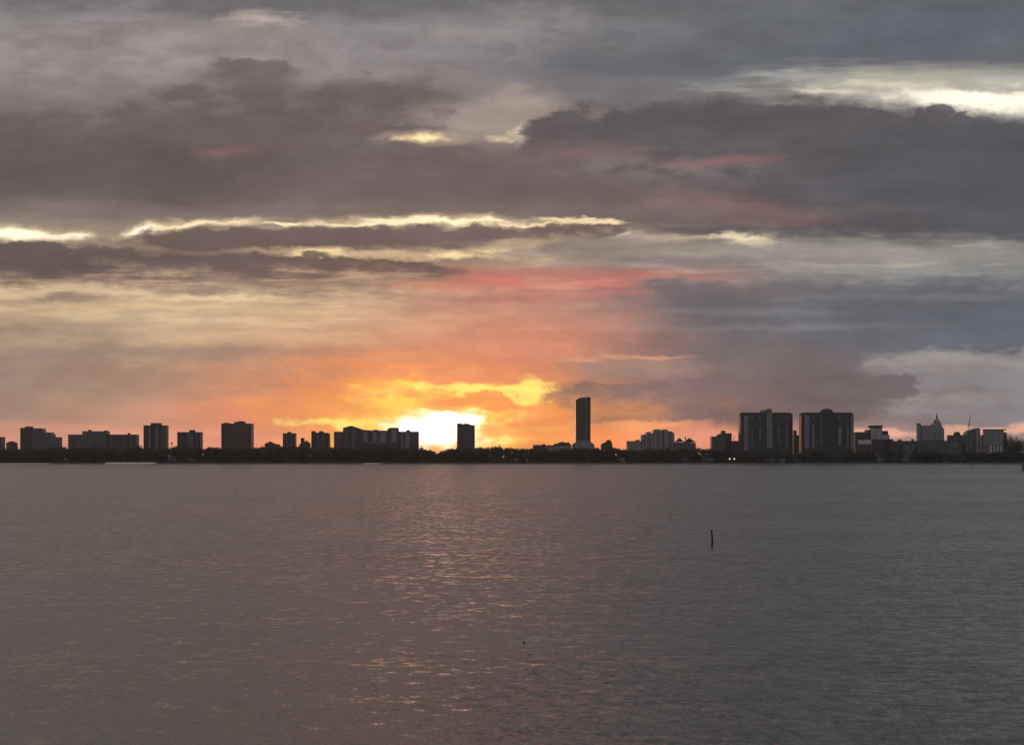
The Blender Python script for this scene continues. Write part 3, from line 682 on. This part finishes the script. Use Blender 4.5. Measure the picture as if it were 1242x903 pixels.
# ------------------------------------------------------------------ waterfront houses under the trees
def house(label, x0, x1, top, m, D=2322, roof=None, name='waterfront_house'):
    cx = (x0 + x1) / 2; b = B(name, label, cx, D, 'house', 9); b.r['group'] = 'houses along the far waterfront'
    b.block('wall', m, x0, x1, top)
    if roof: b.roofs(MAT['roof'], x0 - .5, x1 + .5, top - roof, top - .02, -.6, 10.2)
    else: b.block('roof', MAT['cap'], x0 - .4, x1 + .4, top - .6, top - .02, -.6, 10.2)
    n = max(2, int((x1 - x0) / 4))
    for k in range(n):
        x = x0 + (k + .5) * (x1 - x0) / n
        b.block('window', MAT['glass'], x - .7, x + .7, top + 2.2, top + 4.4, -.06, .057)
    return b
hs = [
 ('small blue-grey house low in the trees below the gap between the two left towers', 204, 214, 553, MAT['blue'], 2),
 ('low dim house among the trees beneath the squat tower', 224, 236, 555, MAT['grey'], 1.6),
 ('long pale flat-roofed house on the water right of the tallest tower', 747, 763, 554, MAT['pale'], 0),
 ('small pale house on the water below the big stepped block', 767, 774, 555.6, MAT['pale'], 1.2),
 ('dim grey house on the water below the peaked roofs', 824, 835, 554.6, MAT['grey'], 1.6),
 ('grey house on the water left of the two white lamps', 852, 866, 554, MAT['grey'], 2),
 ('low pale boathouse in front of the left twin tower', 929, 952, 555.6, MAT['pale'], 0),
 ('small grey house on the water between the twin towers', 964, 972, 554, MAT['grey'], 1.6),
 ('bluish house on the water below the right twin tower', 1008, 1022, 553, MAT['blue'], 1.8),
 ('pale narrow house on the water below the white capped block', 1064, 1072.5, 548.5, MAT['pale'], 1.6),
 ('long grey house on the water below the long dark block', 1094, 1110, 549.5, MAT['grey'], 0),
 ('grey shed on the water right of the white capped block', 1081, 1090, 554, MAT['grey'], 1.4),
 ('low grey house on the water beneath the spired building', 1136, 1150, 551.5, MAT['grey'], 1.6),
 ('dark house on the water beneath the curved-roof block', 1160, 1171, 552, MAT['dark'], 1.8),
]
for l, x0, x1, t, m, rf in hs: house(l, x0, x1, t + .8, m, 2326, rf)

# two lit floodlights
for px, l in ((885, 'left one of two white lamps glowing on the far shore'), (890.6, 'right one of two white lamps glowing on the far shore')):
    D = 2316; r = thing('flood_lamp', l, 'lamp', (X(px, D), D, LZ), 'pair of lit lamps on the shore')
    zz = Z(556.2, D) - LZ
    bm = bmesh.new(); tube(bm, [(0, 0, 0), (0, 0, zz - .8)], [.14, .1], 6); obj('pole', bm, MAT['steel'], r)
    bm = bmesh.new(); bmesh.ops.create_uvsphere(bm, u_segments=12, v_segments=8, radius=1.25)
    mm, t, bb = mat('lit_lamp'); bb.inputs['Emission Color'].default_value = (1, .95, .88, 1); bb.inputs['Emission Strength'].default_value = .85; bb.inputs['Base Color'].default_value = (.5, .5, .5, 1)
    obj('globe', bm, mm, r, (0, 0, zz), True)

# ------------------------------------------------------------------ trees
def leafball(bm, c, r, n, size):
    for _ in range(n):
        while True:
            p = Vector((random.uniform(-1, 1), random.uniform(-1, 1), random.uniform(-1, 1)))
            if .3 < p.length < 1: break
        k = .75 + .45 * mnoise.noise((Vector(c) + p * 4) * .35)
        q = Vector(c) + Vector((p.x * r[0], p.y * r[1], p.z * r[2])) * k
        s = size * random.uniform(.6, 1.3)
        nrm = (p + Vector((random.uniform(-.7, .7), random.uniform(-.7, .7), random.uniform(-.3, .8)))).normalized()
        a = nrm.orthogonal().normalized(); a.rotate(__import__('mathutils').Quaternion(nrm, random.uniform(0, 6.28))); e = nrm.cross(a)
        vs = [bm.verts.new(q + a * s), bm.verts.new(q + e * s * .7), bm.verts.new(q - a * s), bm.verts.new(q - e * s * .7)]
        bm.faces.new(vs)
def tree(label, px, top, w, D=2319, m=None, base_frac=.3, name='broadleaf_tree', lush=1):
    r = thing(name, label, 'tree', (X(px, D), D, LZ), 'trees standing along the far shore'); H = Z(top, D) - LZ; hw = w / 2 / F * D
    bm = bmesh.new(); tube(bm, [(0, 0, -.3), (.2, 0, H * .3), (-.1, .1, H * .6), (.1, 0, H * .85)], [.5, .4, .25, .08], 7)
    for k in range(4):
        a = k * 1.7; tube(bm, [(0, 0, H * (.3 + .08 * k)), (math.cos(a) * hw * .6, math.sin(a) * hw * .6, H * (.55 + .08 * k))], [.2, .06], 5)
    obj('trunk', bm, MAT['bark'], r)
    bm = bmesh.new()
    for k in range(9 * lush):
        a = k * 2.4; rr_ = hw * (.55 if k else 0) * random.uniform(.6, 1)
        zc = H * (base_frac + (1 - base_frac) * random.uniform(.25, .72)) if k else H * .76
        leafball(bm, (math.cos(a) * rr_, math.sin(a) * rr_ * .8, zc), (hw * .5, hw * .5, H * .2), 90, .8)
    obj('crown', bm, m or LEAF, r)
def palm(label, px, top, D=2319, crown=2.4):
    r = thing('palm_tree', label, 'tree', (X(px, D), D, LZ), 'palms on the far shore'); H = Z(top, D) - LZ
    bm = bmesh.new(); tube(bm, [(0, 0, -.3), (.3, 0, H * .4), (.2, 0, H - 1)], [.4, .3, .22], 7); obj('trunk', bm, MAT['bark'], r)
    bm = bmesh.new()
    for k in range(16):
        a = k * 2 * math.pi / 16 + .2; up = 1.6 * (k % 3) - .8
        prev = None
        for j in range(6):
            f = j / 5; p = Vector((.2 + math.cos(a) * crown * f, math.sin(a) * crown * f, H - 1 + up * f * 1.1 - 2.2 * f * f + .8 * f))
            side = Vector((-math.sin(a), math.cos(a), -.5)) * (.5 * (1 - f) + .12)
            cur = (bm.verts.new(p + side), bm.verts.new(p - side))
            if prev: bm.faces.new((prev[0], prev[1], cur[1], cur[0]))
            prev = cur
    obj('crown', bm, LEAF, r)
for a in [
 ('rounded tree in the gap between the stepped block and the long slab', 76, 538.8, 9),
 ('tree sloping up against the right end of the long slab', 166, 536.2, 16),
 ('tree filling the gap left of the broad brown tower', 255, 540, 14),
 ('tree close against the right side of the broad brown tower', 309, 540.2, 9),
 ('tree left of the first small tower, under the low roof', 340, 538.6, 9),
 ('tree in the narrow gap right of the notched small tower', 402, 540.4, 7),
 ('tree at the right foot of the lone tower beside the sun', 583, 539.8, 12),
 ('second tree right of the lone tower beside the sun', 603, 540.2, 12),
 ('tree at the right end of the long apartment complex', 512, 538.6, 11),
 ('tree midway along the bright gap between the sun and the tallest tower', 633, 540.6, 13),
 ('tree at the right foot of the tallest tower', 724, 540, 9),
 ('tree between the lumpy dark block and the big stepped block', 751, 540.6, 10),
 ('tree beneath the two peaked roofs', 843, 541, 15),
 ('tree left of the first twin tower by the lamps', 876, 544, 15),
 ('tall dark tree on the shore beneath the left side of the spired building', 1111, 538.6, 7),
 ('broad dark tree on the shore beneath the dome', 1132, 544, 14),
 ('broad dark tree on the shore beneath the curved-roof block', 1181, 545.6, 16),
 ('dark tree on the shore at the foot of the second twin tower', 1046, 545, 16),
 ('dark tree on the shore in front of the white capped block', 1056, 543, 11),
 ('tall dark tree crown against the white waterfront block', 1224, 521, 17),
 ('second tall dark tree by the right edge', 1234, 524, 18),
 ('last tall dark tree, cut by the right edge', 1246, 522.6, 18),
]: tree(*a, m=random.choice((LEAF, LEAF2)), base_frac=.2 if a[1] < 1220 else -.15, lush=1 if a[1] < 1220 else 4)
palm('slim palm standing alone in the gap between the two left towers', 208.3, 536.4, crown=2.3)
palm('palm leaning over the shore below the big stepped block', 812, 541.5, crown=3.2)
palm('palm by the white waterfront block at the right', 1193, 541, crown=3.2)

# the unbroken wood along the far shore
def wood_top(px):
    base = 541.6 + .9 * math.sin(px * .05) + .8 * math.sin(px * .13 + 2) + .6 * math.sin(px * .31)
    if px > 640: base += 1.2
    base += 3.5 * math.exp(-((px - 529) / 13) ** 2)
    if px > 860: base += min((px - 860) / 60, 1) * 5.5
    if px > 1030: base -= 1.5
    if 1190 < px: base += 1
    return base
bm = bmesh.new()
px = -120.
while px < 1370:
    D = random.choice((2327, 2333, 2340, 2347)); top = wood_top(px) + random.uniform(-.7, 1.6)
    H = Z(top, D) - LZ; hw = random.uniform(4.5, 8)
    x = X(px, D)
    tube(bm, [(x, D, LZ - .3), (x + .3, D, LZ + H * .5)], [.4, .25], 5)
    for k in range(7):
        a = random.uniform(0, 6.28)
        zc = LZ + (H * .80 if k == 0 else H * random.uniform(.18, .78))
        leafball(bm, (x + math.cos(a) * hw * (.0 if k == 0 else .6), D + math.sin(a) * hw * .5, zc), (hw * .75, hw * .5, H * .22), 60, 1.25)
    px += random.uniform(1.8, 3.4)
tag(obj('wood', bm, LEAF), kind='stuff')
# shoreline shrubs close the gap below the crowns
bm = bmesh.new()
px = -130.
while px < 1380:
    D = 2323.5 if random.random() < .5 else 2321; D += random.uniform(-1, 1)
    if not any(x0 - 1 < px < x1 + 1 for _, x0, x1, *_r in hs) or random.random() < .45:
        leafball(bm, (X(px, D), D, LZ + random.uniform(.6, 3.2)), (3.6, 1.6, random.uniform(1.6, 3.4)), 40, .8)
    px += random.uniform(1.0, 2.0)
tag(obj('undergrowth', bm, LEAF2), kind='stuff')

# ------------------------------------------------------------------ in the water
D = CAM_H / ((662.6 - HY) / F)
r = thing('marker_pile', 'lone dark weathered timber pile standing in the open water', 'pile', (X(863.6, D), D, 0))
H = Z(642, D)
bm = bmesh.new()
tube(bm, [(-.08, 0, -1.5), (-.02, 0, .0), (.05, 0, .55), (.06, 0, .9), (.01, 0, 1.6), (-.03, 0, 2.2), (-.06, 0, H - .05), (-.06, 0, H)], [.15, .15, .155, .15, .14, .135, .13, .10], 10)
obj('post', bm, MAT['wood'], r)
bm = bmesh.new(); tube(bm, [(.055, 0, .48), (.065, 0, .62), (.07, 0, .8)], [.175, .185, .17], 10); obj('collar', bm, MAT['wood'], r)
D = CAM_H / ((571 - HY) / F)
r = thing('mooring_pile', 'dark mooring pile in the water at the right edge', 'pile', (X(1240.5, D), D, 0))
bm = bmesh.new(); tube(bm, [(0, 0, -1), (.1, 0, 2), (.05, 0, Z(564, D))], [.8, .75, .7], 8); obj('post', bm, MAT['wood'], r)
bm = bmesh.new(); lathe(bm, [(.95, Z(564, D) - .5), (.95, Z(564, D) + .1), (.2, Z(564, D) + .9)], .05, 0, 8); obj('cap', bm, MAT['cap'], r)
D = CAM_H / ((566.4 - HY) / F)
r = thing('channel_buoy', 'tiny dark buoy floating near the far shore on the right', 'buoy', (X(1180, D), D, 0))
bm = bmesh.new(); lathe(bm, [(.9, -.4), (1.1, 0), (1.0, .5), (.4, .8)], 0, 0, 10); obj('float', bm, MAT['cap'], r)
bm = bmesh.new(); tube(bm, [(0, 0, .7), (0, 0, 2.6)], [.35, .2], 6); obj('mast', bm, MAT['cap'], r)
D = CAM_H / ((779.6 - HY) / F)
r = thing('crab_pot_float', 'small dark float bobbing in the near water below the middle of the view', 'float', (X(636, D), D, 0))
bm = bmesh.new(); bmesh.ops.create_uvsphere(bm, u_segments=10, v_segments=7, radius=.1); obj('ball', bm, MAT['cap'], r, (0, 0, .05), True)

# ------------------------------------------------------------------ evening haze over the bay
bm = bmesh.new(); box(bm, -5100, 5100, -5100, 5100, -4, 112)
hm = bpy.data.materials.new('haze'); hm.use_nodes = True; ht = hm.node_tree; ht.nodes.clear()
pv = nd(ht, 'ShaderNodeVolumePrincipled'); pv.inputs['Color'].default_value = (.92, .92, .94, 1)
pv.inputs['Density'].default_value = 4e-5; pv.inputs['Anisotropy'].default_value = .75
ho = nd(ht, 'ShaderNodeOutputMaterial'); ht.links.new(pv.outputs[0], ho.inputs['Volume'])
tag(obj('haze', bm, hm), kind='stuff')
